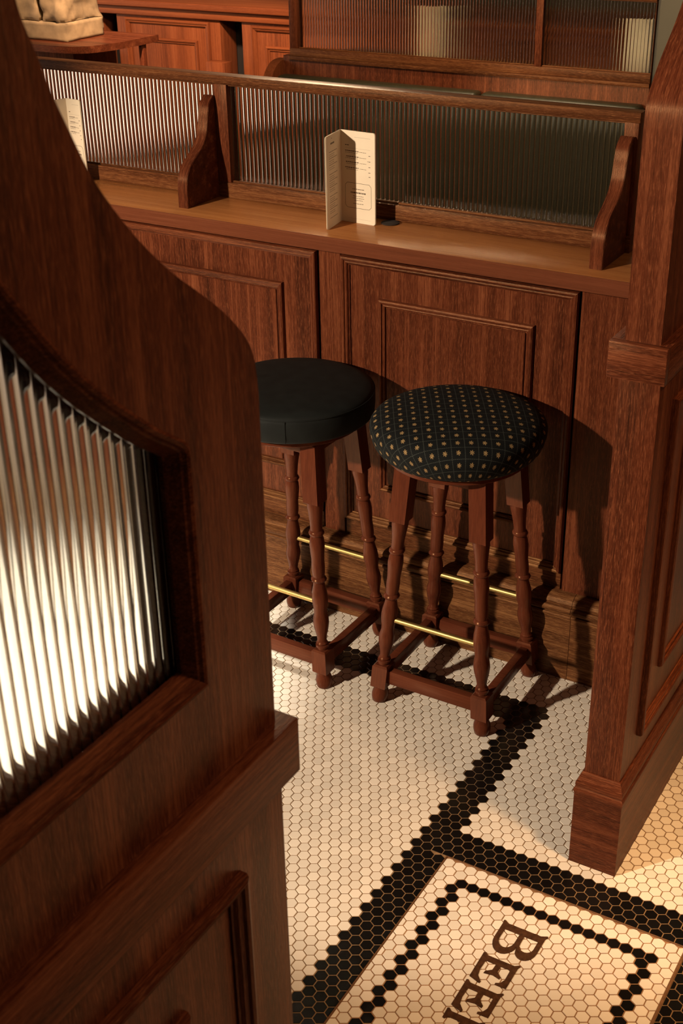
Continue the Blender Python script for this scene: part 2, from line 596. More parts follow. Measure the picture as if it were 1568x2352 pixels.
def tiles_mesh(polys, tones, ztop=0.0, depth=0.003, lip=0.0007):
    V, F, T = [], [], []
    for poly, tn in zip(polys, tones):
        n = len(poly)
        cx = sum(p[0] for p in poly) / n
        cy = sum(p[1] for p in poly) / n
        k = len(V)
        rad = max(0.004, max(math.hypot(p[0] - cx, p[1] - cy) for p in poly))
        s = 1 - lip / rad
        V += [(cx + (p[0] - cx) * s, cy + (p[1] - cy) * s, ztop) for p in poly]
        V += [(p[0], p[1], ztop - lip) for p in poly]
        V += [(p[0], p[1], ztop - depth) for p in poly]
        F.append(tuple(range(k, k + n)))
        for r in (0, 1):
            for i in range(n):
                j = (i + 1) % n
                F.append((k + r * n + i, k + r * n + n + i, k + r * n + n + j, k + r * n + j))
        T += [tn] * (1 + 2 * n)
    me = bpy.data.meshes.new('hexagonal_tiles')
    me.from_pydata(V, [], F)
    at = me.attributes.new('tone', 'FLOAT', 'FACE')
    at.data.foreach_set('value', np.array(T, dtype=np.float32))
    me.update()
    return me

def pix(p):
    q = Vector(p) - CP
    f = 3025.5
    d = Vector(R[2]).dot(q)
    return 784 + f * Vector(R[0]).dot(q) / d, 1176 + f * Vector(R[1]).dot(q) / d, d

def is_black(x, y):
    """x, y in tile pitches: the border bands of the mosaic"""
    band_y = -0.3 <= x <= 2.8 and y < 20.9
    band_y |= x > 2.8 and x < 3.3 and y < -1.0
    band_x = 18.0 <= y <= 20.95 and x <= 2.8
    near = -2.3 <= y <= 1.0 and -0.3 <= x <= 26.9
    right = 23.2 <= x <= 26.9 and y <= 1.0
    return band_y or band_x or near or right

singles, mass = [], {True: [], False: []}
for j in range(-100, 32):
    cy = j * ROW
    for i in range(-105, 62):
        cx = (i + 0.5 * (j & 1)) * P
        if cx < -2.65 or cx > 1.5 or cy < -2.2 or cy > 0.70:
            continue
        poly = hexagon(cx, cy)
        full = True
        if cy < HY1 + P and HX0 - P < cx < HX1 + P:
            ins = HX0 < cx < HX1 and cy < HY1
            if ins and min(cx - HX0, HX1 - cx, HY1 - cy) > P * 0.58:
                continue
            n0 = [tuple(p) for p in poly]
            if cy < HY1 - 0.2 * P:
                if cx < HX0 + P:
                    poly = clip(poly, 1, 0, HX0 - 0.0008)
                elif cx > HX1 - P:
                    poly = clip(poly, -1, 0, -(HX1 + 0.0008))
                else:
                    poly = clip(poly, 0, -1, -(HY1 + 0.0008))
            else:
                poly = clip(poly, 0, -1, -(HY1 + 0.0008))
            if len(poly) < 3:
                continue
            full = len(poly) == 6 and all(abs(a[0] - b_[0]) + abs(a[1] - b_[1]) < 1e-9 for a, b_ in zip(poly, n0))
            area = abs(sum(poly[k][0] * poly[(k + 1) % len(poly)][1] - poly[(k + 1) % len(poly)][0] * poly[k][1] for k in range(len(poly)))) / 2
            if area < 1.2e-5:
                continue
        blk = is_black(cx / P, cy / P)
        px, py, d = pix((cx, cy, 0))
        vis = full and 655 < px < 1560 and 1450 < py < 2340
        (singles if vis else mass[blk]).append((d, cx, cy, blk, poly))
singles.sort()
for d, cx, cy, blk, poly in singles[300:]:
    mass[blk].append((d, cx, cy, blk, poly))
singles = singles[:300]
for blk in (False, True):
    me = tiles_mesh([t[4] for t in mass[blk]], rng.random(len(mass[blk])))
    me.materials.append(TK if blk else TW)
    o = bpy.data.objects.new('hexagonal_tiles', me)
    COL.objects.link(o)
    o.parent = floor
    o['kind'] = 'stuff'
    o['label'] = 'black hexagonal mosaic tiles of the border bands' if blk else 'cream hexagonal mosaic tiles of the floor field'
one = {}
for blk in (False, True):
    me = tiles_mesh([hexagon(0, 0)], [0.5])
    me.name = 'hexagonal_tile'
    me.materials.append(TK1 if blk else TW1)
    one[blk] = me
for d, cx, cy, blk, poly in singles:
    o = bpy.data.objects.new('hexagonal_tile', one[blk])
    COL.objects.link(o)
    o.parent = floor
    o.location = (cx, cy, 0)

# ------------------------------------------------------------------ floor hatch with its own tiles and letters
hatch = thing('floor_hatch', 'rectangular tiled floor hatch in a thin brown frame with brown letters set in it', 'hatch', ((HX0 + HX1) / 2, (HY0 + HY1) / 2, 0))
obj('tray', box(HX0 + 0.003, HX1 - 0.003, HY0 + 0.003, HY1 - 0.003, -0.010, -0.0010, 0), HGROUT, hatch, smooth=None)
for (a, b_, c, d_) in ((HX0, HX0 + 0.0032, HY0, HY1), (HX1 - 0.0052, HX1, HY0, HY1), (HX0 + 0.0032, HX1 - 0.0052, HY1 - 0.0034, HY1), (HX0 + 0.0032, HX1 - 0.0052, HY0, HY0 + 0.004)):
    obj('frame_strip', box(a, b_, c, d_, -0.010, 0.0009, 0.0004, seg=1), RUST, hatch)
hsingles, hmass = [], {True: [], False: []}
ix0, ix1, iy1, iy0 = HX0 + 0.004, HX1 - 0.006, HY1 - 0.0045, HY0 + 0.005
for j in range(0, 37):
    cy = -2.60 * P - j * ROW
    for i in range(-2, 23):
        cx = (3.49 + i + 0.5 * (j & 1)) * P
        poly = hexagon(cx, cy)
        n0 = list(poly)
        for a, b_, c in ((-1, 0, -ix0), (1, 0, ix1), (0, 1, iy1), (0, -1, -iy0)):
            if poly:
                poly = clip(poly, a, b_, c)
        if len(poly) < 3:
            continue
        area = abs(sum(poly[k][0] * poly[(k + 1) % len(poly)][1] - poly[(k + 1) % len(poly)][0] * poly[k][1] for k in range(len(poly)))) / 2
        if area < 2e-5:
            continue
        full = len(poly) == 6 and abs(poly[0][0] - n0[0][0]) < 1e-9 and abs(poly[3][0] - n0[3][0]) < 1e-9 and area > 4.6e-4
        odd = j & 1
        xl = 1 if odd else 2
        xr = 17 if odd else 18
        blk = (j == 2 and xl <= i <= xr) or (2 < j < 35 and i in (xl, xr)) or (j == 34 and xl <= i <= xr)
        px, py, d = pix((cx, cy, 0))
        vis = full and px < 1575 and py < 2362
        (hsingles if vis else hmass[blk]).append((d, cx, cy, blk, poly))
hsingles.sort()
for t in hsingles[300:]:
    hmass[t[3]].append(t)
hsingles = hsingles[:300]
hb = WLOC[hatch.name]
for blk in (False, True):
    if not hmass[blk]:
        continue
    me = tiles_mesh([[(p[0] - hb.x, p[1] - hb.y) for p in t[4]] for t in hmass[blk]], rng.random(len(hmass[blk])))
    me.materials.append(TK if blk else TW)
    o = bpy.data.objects.new('hexagonal_tiles', me)
    COL.objects.link(o)
    o.parent = hatch
    o['kind'] = 'stuff'
for d, cx, cy, blk, poly in hsingles:
    o = bpy.data.objects.new('hexagonal_tile', one[blk])
    COL.objects.link(o)
    o.parent = hatch
    o.location = (cx - hb.x, cy - hb.y, 0)

# letters: u runs along the reading direction (-y), v is up the letter (+x); unit = tile pitch
def letter(loops, u0, v0):
    fn = lambda a, b_, t: ((v0 + b_) * P, (u0 - a) * P, t)
    obj('letter', prism(loops, fn, 0.0001, 0.0013), LETTER, hatch, smooth=30)

def arc(cx, cy, rx, ry, a0, a1, n=10):
    return [(cx + rx * math.cos(math.radians(a0 + (a1 - a0) * k / n)), cy + ry * math.sin(math.radians(a0 + (a1 - a0) * k / n))) for k in range(n + 1)]
# B : height 3.6, width 3.3
B_out = [(-0.05, -0.05), (0.30, 0.0), (1.6, 0.0)] + arc(1.85, 1.0, 1.40, 1.0, -85, 70, 10) + [(2.05, 1.92)] + arc(1.95, 2.72, 1.15, 0.85, -50, 88, 9) + [(0.30, 3.58), (-0.05, 3.70), (-0.12, 3.62), (0.12, 3.15), (0.12, 0.42), (-0.12, 0.05)]
B_h1 = [(0.78, 0.42), (1.55, 0.40)] + arc(1.70, 1.02, 0.85, 0.62, -80, 80, 8) + [(0.78, 1.64)]
B_h2 = [(0.78, 2.06), (1.50, 2.06)] + arc(1.65, 2.62, 0.62, 0.56, -70, 85, 8) + [(0.78, 3.18)]
letter([B_out, B_h1, B_h2], -6.36, 10.22)
E_out = [(-0.05, -0.04), (2.62, 0.0), (2.90, 0.95), (2.70, 0.98), (2.25, 0.55), (1.6, 0.42), (0.66, 0.45), (0.66, 1.28), (1.25, 1.25), (1.62, 0.82), (1.85, 0.80), (1.72, 1.50), (1.85, 2.10), (1.62, 2.10), (1.25, 1.70), (0.66, 1.70),
         (0.66, 2.46), (1.7, 2.48), (2.12, 2.30), (2.30, 1.98), (2.48, 2.0), (2.45, 2.90), (0.2, 2.90), (-0.05, 3.02), (-0.15, 2.90), (0.10, 2.55), (0.10, 0.36), (-0.12, 0.08)]
letter([E_out], -10.14, 10.24)
letter([E_out], -13.22, 10.24)
R_out = [(-0.05, -0.05), (0.9, 0.0), (0.95, 0.18), (0.66, 0.36), (0.66, 1.32), (1.0, 1.32), (2.1, 0.0), (2.9, -0.05), (2.95, 0.15), (2.6, 0.35), (1.7, 1.42)] + arc(1.35, 2.16, 0.95, 0.74, -55, 88, 9) + [(0.2, 2.90), (-0.05, 3.0), (-0.15, 2.88), (0.10, 2.55), (0.10, 0.36), (-0.12, 0.08)]
R_h = [(0.66, 1.70), (1.15, 1.70)] + arc(1.22, 2.08, 0.52, 0.40, -75, 85, 6) + [(0.66, 2.48)]
letter([R_out, R_h], -16.30, 10.20)

# ------------------------------------------------------------------ panelled counter front
YP = 0.720                      # panel face
YBS = 0.686                     # skirting face
XE = 0.3215                     # counter runs up to the partition
SC = (YP + 2.0143) / (0.70 + 2.0143)
fx = lambda x_: 1.0096 + (x_ - 1.0096) * SC
fz = lambda z_: 1.9877 + (z_ - 1.9877) * SC
counter = thing('panelled_counter', 'dark stained panelled counter front with moulded panels behind the two stools', 'counter', (-0.9, 0.76, 0))
obj('backing_board', box(-1.76, XE, YP + 0.012, YP + 0.060, 0.0, 1.045, 0), WZ, counter, smooth=None)
PITCH = 0.698
px1 = [(fx(-0.608) - PITCH * k, fx(0.014) - PITCH * k) for k in range(2)]
edges = [XE] + [v for a, b_ in px1 for v in (b_, a)] + [-1.76]
for k in range(0, len(edges), 2):
    hi_, lo_ = edges[k], edges[k + 1]
    if hi_ - lo_ > 0.01:
        obj('stile', box(lo_ + (0.0045 if lo_ > -1.75 else 0), hi_ - (0.0045 if hi_ < XE else 0), YP - 0.001, YP + 0.012, 0.20, 1.048, 0.0008, seg=1), WZ, counter)
Z0, Z1 = fz(0.304), fz(1.034)
for a, b_ in px1:
    fn = lambda a_, b2, h: (a_, YP - h, b2)
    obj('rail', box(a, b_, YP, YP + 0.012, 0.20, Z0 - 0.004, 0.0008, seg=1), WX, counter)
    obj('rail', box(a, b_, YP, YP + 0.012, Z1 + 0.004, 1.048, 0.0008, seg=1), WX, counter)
    pn = obj('panel', box(a, b_, YP + 0.0005, YP + 0.012, Z0, Z1, 0), WZ, counter, smooth=None)
    rect_moulding(a, b_, Z0, Z1, BOLECTION, fn, pn, (WB, WZ), 'outer_moulding', WXD)  # golden bottom, darker top: fall of light put into the timber colour
    rect_moulding(a + 0.105, b_ - 0.105, fz(0.410), fz(0.937), BEAD, fn, pn, (WX, WZ), 'inner_moulding', WXD)  # again a lit bottom and shaded top by timber colour
    obj('raised_field', box(a + 0.1275, b_ - 0.1275, YP - 0.0035, YP + 0.001, fz(0.410) + 0.0225, fz(0.937) - 0.0225, 0.0012, seg=1), WZ, pn)
# skirting with a moulded cap, two boards meeting at a joint
SK = [(0.0, 0.0), (0.0, 0.183), (-0.003, 0.184), (-0.0045, 0.188), (-0.003, 0.192), (0.0015, 0.193), (0.0015, 0.197), (-0.006, 0.199), (-0.009, 0.204), (-0.0085, 0.210), (-0.004, 0.2145), (0.003, 0.216), (0.003, 0.219), (0.0015, 0.222), (0.004, 0.228), (0.010, 0.235), (0.018, 0.2385), (0.024, 0.241), (0.046, 0.241), (0.046, 0.0)]
for a, b_ in ((-1.76, 0.0530), (0.0542, XE)):
    bm = prism([[(u, v) for u, v in SK]], lambda u, v, t: (t, YBS + u, v), a, b_)
    obj('skirting_board', bm, WB, counter, smooth=28)

# ledge (worktop)
ledge = thing('counter_ledge', 'narrow polished timber ledge running along the top of the panelled counter', 'ledge', (-0.9, 0.76, 1.0565))
obj('top_board', box(-1.78, XE, 0.6425, 0.905, 1.0565, 1.0915, 0.001), LEDGE, ledge)
obj('edge_strip', box(-1.78, XE, 0.640, 0.6425, 1.0555, 1.0915, 0.0008, seg=1), EDGE, ledge, label='redder timber lipping along the front edge')

# ------------------------------------------------------------------ reeded glass screens
def screen(label, y, posts, x0, x1, zb, z1, group=None, ribs=-1):
    t = thing('glass_screen', label, 'screen', ((x0 + x1) / 2, y, zb), group)
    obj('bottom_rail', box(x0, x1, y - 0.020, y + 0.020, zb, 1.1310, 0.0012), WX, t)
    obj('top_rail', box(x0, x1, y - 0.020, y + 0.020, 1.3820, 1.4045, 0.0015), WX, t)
    ps = sorted(posts)
    for a, b_ in ps:
        obj('post', box(a, b_, y - 0.018, y + 0.018, 1.131, 1.382, 0.001), WZ, t)
    for (a, b_), (c, d_) in zip(ps, ps[1:]):
        fn = lambda u, tt, z: (u, y + ribs * (tt + 0.0), z)
        obj('glass_pane', flute_pane(b_ + 0.0015, c - 0.0015, 1.1295, 1.3835, fn), GLASS, t, smooth=60)
        for zz, nm in ((1.131, 0), (1.3775, 1)):
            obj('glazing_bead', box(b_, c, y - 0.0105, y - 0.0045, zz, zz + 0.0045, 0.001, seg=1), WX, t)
    return t
screen('reeded glass screen in a timber frame standing on the counter ledge', 0.860, [(-1.765, -1.735), (-1.0725, -1.0300), (0.036, 0.0690)], -1.775, 0.0716, 1.0915, 1.4045)
screen('far reeded glass screen above the green bench, dark timber frame', 2.868, [(-2.125, -2.086), (-1.025, -0.997), (-0.5675, -0.566)], -2.125, -0.566, 1.100, 1.4045)

# scroll brackets on the ledge
BR = [(0.6970, 1.0915), (0.6990, 1.150), (0.7060, 1.176), (0.7220, 1.198), (0.7510, 1.218), (0.7780, 1.238), (0.7950, 1.263), (0.8030, 1.290), (0.8080, 1.315), (0.8160, 1.337), (0.8350, 1.3525), (0.8550, 1.3570)]
brp = spline(BR, 5)
def bracket(x0, x1, label, dy=0.0):
    pts = brp
    bm = prism([[(a + dy, b_) for a, b_ in pts]], lambda a, b_, t: (t, a, b_), x0, x1)
    es = [e for e in bm.edges if abs(e.verts[0].co.x - e.verts[1].co.x) < 1e-6]
    bmesh.ops.bevel(bm, geom=es, offset=0.0012, segments=2, affect='EDGES')
    o = obj('scroll_bracket', bm, BRK, loc=((x0 + x1) / 2, 0.77, 1.0915), smooth=32)
    return tag(o, label, 'bracket', 'scroll brackets on the ledge')
# the brackets stop at the face of the screen
brp = [(a, b_) for a, b_ in brp if a <= 0.8395] + [(0.8395, 1.3535), (0.8395, 1.0915)]
bracket(-1.0985, -1.0675, 'scrolled timber bracket between the two panes, left of the standing menu')
bracket(0.0310, 0.0620, 'scrolled timber bracket at the ledge end beside the right partition', -0.004)

# ------------------------------------------------------------------ folded menus
def menu(label, A, Bp, Cc, h, z, group='folded menus standing on ledges', print_it=True):
    """two leaves: A (outer edge) - B (fold) - C (outer edge), standing on z"""
    A, Bp, Cc = Vector(A), Vector(Bp), Vector(Cc)
    t = thing('folded_menu', label, 'menu', (Bp.x, Bp.y, z), group)
    for s, (p, q) in enumerate(((A, Bp), (Cc, Bp))):
        d = (q - p)
        wdt = d.length
        d = d.normalized()
        nrm = Vector((-d.y, d.x))
        if nrm.dot((A + Cc) / 2 - Bp) < 0:
            nrm = -nrm
        def fn(a, b_, tt, p=p, d=d, nrm=nrm):
            return (p.x + d.x * a - nrm.x * tt, p.y + d.y * a - nrm.y * tt, z + b_)
        r = 0.006
        lp = arc(r, r, r, r, 180, 270, 4) + [(wdt, 0), (wdt, h)] + arc(r, h - r, r, r, 90, 180, 4)
        lv = obj('cover', prism([lp], fn, 0.0014, 0.0028), PAPER_EDGE, t, smooth=30, label='outer cover leaf')
        for k in range(3):
            lpk = [(a + 0.0008 * (k + 1) if a < wdt * 0.5 else a, b_) for a, b_ in lp]
            pg = obj('page', prism([lpk], fn, 0.00048 * k - 0.0002, 0.00048 * k + 0.0002), PAPER, t, smooth=30)
            if k == 0:
                page = pg
        if not print_it:
            continue
        bm = bmesh.new()
        def bar(a0, a1, b0, b1):
            vs_ = [bm.verts.new(fn(a, b_, -0.00032)) for a, b_ in ((a0, b0), (a1, b0), (a1, b1), (a0, b1))]
            bm.faces.new(vs_)
        rr = random.Random(5 + s)
        def text_line(a0, a1, b_, hh=0.0011):
            a = a0
            while a < a1 - 0.002:
                l_ = rr.uniform(0.0022, 0.0062)
                e = min(a + l_, a1)
                bar(a, e, b_ - hh / 2, b_ + hh / 2)
                a = e + 0.0012
        if s == 0:
            bar(wdt * 0.36, wdt * 0.40, h * 0.955, h * 0.962)
            text_line(wdt * 0.30, wdt * 0.55, h * 0.905, 0.004)
            b_ = h * 0.82
            k = 0
            while b_ > h * 0.10:
                text_line(wdt * 0.20, wdt * (0.72 if k % 3 == 0 else 0.55), b_, 0.0014 if k % 3 == 0 else 0.0010)
                b_ -= h * (0.021 if k % 3 else 0.027)
                k += 1
                if k % 9 == 0:
                    b_ -= h * 0.03
        else:
            # right-hand leaf: a runs from the outer edge to the fold, so text starts on the fold side
            F_ = lambda f: wdt * (1 - f)
            bar(F_(0.86), F_(0.40), h * 0.935, h * 0.9365)
            text_line(F_(0.24), F_(0.13), h * 0.845, 0.0020)
            bar(F_(0.86), F_(0.13), h * 0.815, h * 0.8160)
            for k in range(4):
                b0 = h * (0.785 - 0.060 * k)
                text_line(F_(0.52), F_(0.13), b0, 0.0022)
                text_line(F_(0.74), F_(0.54), b0 - 0.001, 0.0010)
                text_line(F_(0.50), F_(0.13), b0 - h * 0.019, 0.0009)
                text_line(F_(0.86), F_(0.78), b0 - h * 0.034, 0.0014)
            text_line(F_(0.86), F_(0.80), h * 0.525, 0.0014)
            # framed notice with cut corners
            fa, fb, f0, f1, c = F_(0.88), F_(0.12), h * 0.165, h * 0.440, 0.006
            oc = [(fa + c, f0), (fb - c, f0), (fb, f0 + c), (fb, f1 - c), (fb - c, f1), (fa + c, f1), (fa, f1 - c), (fa, f0 + c)]
            for i in range(8):
                p0, p1 = Vector(oc[i]), Vector(oc[(i + 1) % 8])
                dd = (p1 - p0).normalized()
                nn = Vector((-dd.y, dd.x)) * 0.00045
                vs_ = [bm.verts.new(fn(v.x, v.y, -0.00032)) for v in (p0 - nn, p1 - nn, p1 + nn, p0 + nn)]
                bm.faces.new(vs_)
            for ff, e, hh in ((0.375, 0.17, 0.0016), (0.335, 0.22, 0.0034), (0.298, 0.15, 0.0012), (0.275, 0.17, 0.0012), (0.252, 0.13, 0.0012), (0.215, 0.15, 0.0013)):
                text_line(F_(0.50 + e), F_(0.50 - e), h * ff, hh)
            bar(F_(0.86), F_(0.20), h * 0.045, h * 0.046)
        bmesh.ops.recalc_face_normals(bm, faces=bm.faces[:])
        obj('printing', bm, INK, t, smooth=None)
    return t
menu('cream folded menu standing open on the ledge before the wide glass pane', (-0.6412, 0.6898), (-0.6555, 0.7834), (-0.5557, 0.7767), 0.2235, 1.0916)
menu('cream folded menu half hidden behind the left partition', (-1.5680, 0.7150), (-1.5420, 0.8030), (-1.4860, 0.7960), 0.2235, 1.0916)
o = obj('coaster', lathe([(0.0, 0.0), (0.021, 0.0), (0.023, 0.0012), (0.023, 0.0028), (0.021, 0.0036), (0.0, 0.0036)], (-0.5340, 0.8130, 1.0916), 28), COASTERM, loc=(-0.5340, 0.8130, 1.0916))
tag(o, 'small dark round coaster lying on the ledge beside the menu', 'coaster')

# ------------------------------------------------------------------ partitions (left and right share one profile, mirrored)
XC = 0.360
SIL = [(0.0, 1.535), (0.0015, 1.555), (0.005, 1.575), (0.015, 1.594), (0.032, 1.614), (0.051, 1.632), (0.078, 1.654), (0.105, 1.675), (0.129, 1.697), (0.152, 1.721), (0.177, 1.752), (0.192, 1.775), (0.205, 1.801), (0.218, 1.828), (0.229, 1.856), (0.2375, 1.876), (0.242, 1.892), (0.250, 1.93), (0.256, 1.98), (0.259, 2.04), (0.260, 2.12), (0.260, 3.00)]
HOLE = [(0.1065, 1.520), (0.1075, 1.5300), (0.1115, 1.5360), (0.1210, 1.5440), (0.1470, 1.5630), (0.1710, 1.5840), (0.1940, 1.6050), (0.2155, 1.6265), (0.2355, 1.6488), (0.2540, 1.6728), (0.2710, 1.6970), (0.2870, 1.7200), (0.3060, 1.7520), (0.3240, 1.7900), (0.3370, 1.8350), (0.3450, 1.8900), (0.3490, 1.9600), (0.3500, 2.0300)]
def partition(label, y_end, sgn, length, loc, low_len):
    """d (distance in from the free end) -> y = y_end + sgn * d"""
    Y = lambda d: y_end + sgn * d
    t = thing('glazed_partition', label, 'partition', loc)
    y_lo, y_hi = sorted((Y(0.0), Y(low_len)))
    ylo = lambda a, b_: sorted((Y(a), Y(b_)))
    # lower body
    a, b_ = ylo(0.002, low_len)
    xf0, xf1 = 0.3225, 0.3985
    body = obj('lower_body', box(xf0, xf1, a, b_, 0.0, 1.113, 0.0012), WZ, t)
    # plinth all round with moulded cap
    PL = [(0.0135, 0.0), (0.0135, 0.185), (0.0150, 0.190), (0.0150, 0.197), (0.0110, 0.201), (0.0130, 0.207), (0.0125, 0.214), (0.0085, 0.221), (0.0060, 0.231), (0.0020, 0.237), (-0.004, 0.237), (-0.004, 0.0)]
    ya, yb = a, b_
    path = [(xf0, ya), (xf1, ya), (xf1, yb), (xf0, yb)]
    fnp = lambda u, v, h: (u, v, h)
    prof = [(-d, h) for d, h in PL]
    sides = {1: [(0, 1, WXD), (1, 2, WY), (3, 4, WY)], -1: [(1, 2, WY), (2, 3, WXD), (3, 4, WY)]}[sgn]
    for k0, k1, mm in sides:
        obj('plinth_board', sweep(path, prof, fnp, k0, k1), mm, t, smooth=50)
    # moulded panel on both faces
    for face, hs in ((xf1, 1), (xf0, -1)):
        fn = (lambda u, v, h, face=face, hs=hs: (face + hs * h, u, v))
        p0, p1 = ylo(0.084, low_len - 0.07)
        pn = obj('panel', box(min(face, face - hs * 0.004), max(face, face - hs * 0.004) + (0.0002 if hs > 0 else 0), p0, p1, 0.302, 1.052, 0) if hs > 0 else box(face - 0.0002, face + 0.004, p0, p1, 0.302, 1.052, 0), WZ, t, smooth=None)
        pth = (p0, p1, 0.302, 1.052)
        rect_moulding(*pth, BOLECTION, fn, pn, (WY, WZ), 'outer_moulding')
        rect_moulding(p0 + 0.104, p1 - 0.104, 0.410, 0.955, BEAD, fn, pn, (WY, WZ), 'inner_moulding')
    # collar rail
    a, b_ = ylo(0.0004 if sgn > 0 else -0.0165, length)
    obj('collar_rail', box(0.3055, 0.4100, a, b_, 1.113, 1.180, 0.0012), WY, t)
    if sgn > 0:
        a, b_ = ylo(-0.0165, 0.0)
        obj('collar_return', box(0.3055, 0.4100, a, b_, 1.113, 1.180, 0.0012), WXD, t)
    # upper board with the swept end and the glazed opening
    sil = spline(SIL, 3)
    hole = spline(HOLE, 3)
    top = 3.00  # board carried up out of view, height added to block lamplight
    outer = [(0.0, 1.180)] + sil + [(length, top), (length, 1.180)]
    hl = hole + [(length - 0.09, 2.03), (length - 0.09, 1.291), (0.1065, 1.291)]
    fn = lambda d, z, x_: (x_, Y(d), z)
    bm = prism([outer, hl], fn, 0.3280, 0.3925)
    bm.normal_update()
    for f in bm.faces:
        f.material_index = 0 if abs(f.normal.x) > 0.5 else 1
    obj('upper_board', bm, [WZ, BRK], t, smooth=28)
    # glazing moulding, set in the opening on both faces
    prof = [(0.0, 0.0), (0.0, 0.0030), (0.003, 0.0045), (0.006, 0.003), (0.008, 0.000), (0.010, -0.001), (0.0175, -0.0135), (0.0175, -0.0180), (0.0, -0.0180)]
    rev = hl[::-1]
    ar = sum(rev[i][0] * rev[(i + 1) % len(rev)][1] - rev[(i + 1) % len(rev)][0] * rev[i][1] for i in range(len(rev)))
    path = rev if ar > 0 else hl
    for face, hs in ((0.3925, 1), (0.3280, -1)):
        obj('glazing_moulding', sweep(path, prof, (lambda d, z, h, face=face, hs=hs: (face + hs * h, Y(d), z)), closed_all=True), WY, t, smooth=24)
    # reeded glass
    hs_ = sorted(hole)
    def ztop(u):
        for (d0, z0), (d1, z1) in zip(hs_, hs_[1:]):
            if d0 <= u <= d1 and d1 > d0:
                return z0 + (z1 - z0) * (u - d0) / (d1 - d0) - 0.006
        return 2.025
    obj('glass_pane', flute_pane(0.112, length - 0.095, 1.297, ztop, lambda u, tt, z: (0.3715 + tt, Y(u), z), depth=0.0013, nseg=10), GLASS, t, smooth=60)
    return t
partition('tall glazed partition in the left foreground with a swept top and reeded pane', -1.1265, -1, 0.98, (XC, -1.6, 0), 0.98)
partition('glazed partition at right ending in a tall post on a square plinth', 0.0770, 1, 1.00, (XC, 0.4, 0), 0.98)

# ------------------------------------------------------------------ bar stools
def stool(name_label, loc, rz, seat_c, seat_fn, group='bar stools at the counter'):
    t = thing('bar_stool', name_label, 'stool', (0, 0, 0), group)
    H = 0.143
    def axis(sx, sy):
        return lambda z: (sx * (H - 0.0485 * z / 0.65), sy * (H - 0.0485 * z / 0.65), z)
    for sx in (-1, 1):
        for sy in (-1, 1):
            ax = axis(sx, sy)
            prof = [(0.0168, 0.0), (0.0190, 0.002), (0.0212, 0.013), (0.0216, 0.020), (0.0200, 0.029), (0.0170, 0.0365), (0.0160, 0.0410), (0.0160, 0.050)]
            bm = lathe(prof, seg=20, axis=ax)
            # square block where the stretchers meet
            def block(z0, z1, h, cham):
                nonlocal bm
                ring = []
                for z, k in ((z0, h - cham), (z0 + cham, h), (z1 - cham, h), (z1, h - cham)):
                    o = Vector(ax(z))
                    ring.append([bm.verts.new(o + Vector((a * k, b_ * k, 0))) for a, b_ in ((-1, -1), (1, -1), (1, 1), (-1, 1))])
                for r0, r1 in zip(ring, ring[1:]):
                    for i in range(4):
                        j = (i + 1) % 4
                        bm.faces.new([r0[i], r0[j], r1[j], r1[i]])
                bm.faces.new(list(reversed(ring[0])))
                bm.faces.new(ring[-1])
            block(0.042, 0.109, 0.0208, 0.004)
            turned = [(0.0165, 0.106), (0.0165, 0.114), (0.0182, 0.116), (0.0182, 0.121), (0.0160, 0.1225), (0.0172, 0.126), (0.0160, 0.1295), (0.0150, 0.132), (0.0160, 0.146), (0.0190, 0.166), (0.0205, 0.182), (0.0200, 0.195), (0.0180, 0.209), (0.0185, 0.222), (0.0203, 0.240), (0.0206, 0.252), (0.0196, 0.268), (0.0172, 0.286), (0.0165, 0.2955), (0.0192, 0.2985), (0.0204, 0.303), (0.0192, 0.3075), (0.0170, 0.3105), (0.0180, 0.322), (0.0182, 0.340), (0.0178, 0.356), (0.0190, 0.378), (0.0198, 0.396), (0.0188, 0.412), (0.0172, 0.4205), (0.0192, 0.4235), (0.0202, 0.428), (0.0192, 0.4325), (0.0172, 0.4355), (0.0172, 0.446), (0.0178, 0.462), (0.0195, 0.486), (0.0208, 0.500), (0.0208, 0.510)]
            turned = [(max(0.0118, 0.0208 - (0.0208 - r_) * 1.55), z_) for r_, z_ in turned]
            lathe(turned, seg=20, axis=ax, bm=bm)
            block(0.507, 0.664, 0.0212, 0.003)
            obj('leg', bm, STOOLW, t, smooth=40)
    zs = 0.075
    e = H - 0.0485 * zs / 0.65
    for s in (-1, 1):
        obj('stretcher', box(-e + 0.018, e - 0.018, s * e - 0.0105, s * e + 0.0105, 0.058, 0.0965, 0.002), STOOLX, t)
        bm = box(s * e - 0.0105, s * e + 0.0105, -e + 0.018, e - 0.018, 0.058, 0.0965, 0.002)
        obj('stretcher', bm, STOOLX, t)
        zb = 0.2375
        eb = H - 0.0485 * zb / 0.65
        obj('foot_rail', tube((-eb + 0.012, s * eb, zb), (eb - 0.012, s * eb, zb), 0.0071), BRASS, t, label='brass foot rail')
        za = 0.645
        ea = H - 0.0485 * za / 0.65
        obj('apron', box(-ea, ea, s * ea - 0.009, s * ea + 0.009, 0.630, 0.666, 0.0015), STOOLX, t)
        obj('apron', box(s * ea - 0.009, s * ea + 0.009, -ea, ea, 0.630, 0.666, 0.0015), STOOLX, t)
    seat_fn(t, seat_c)
    t.location = loc
    t.rotation_euler = (0, 0, rz)
    return t

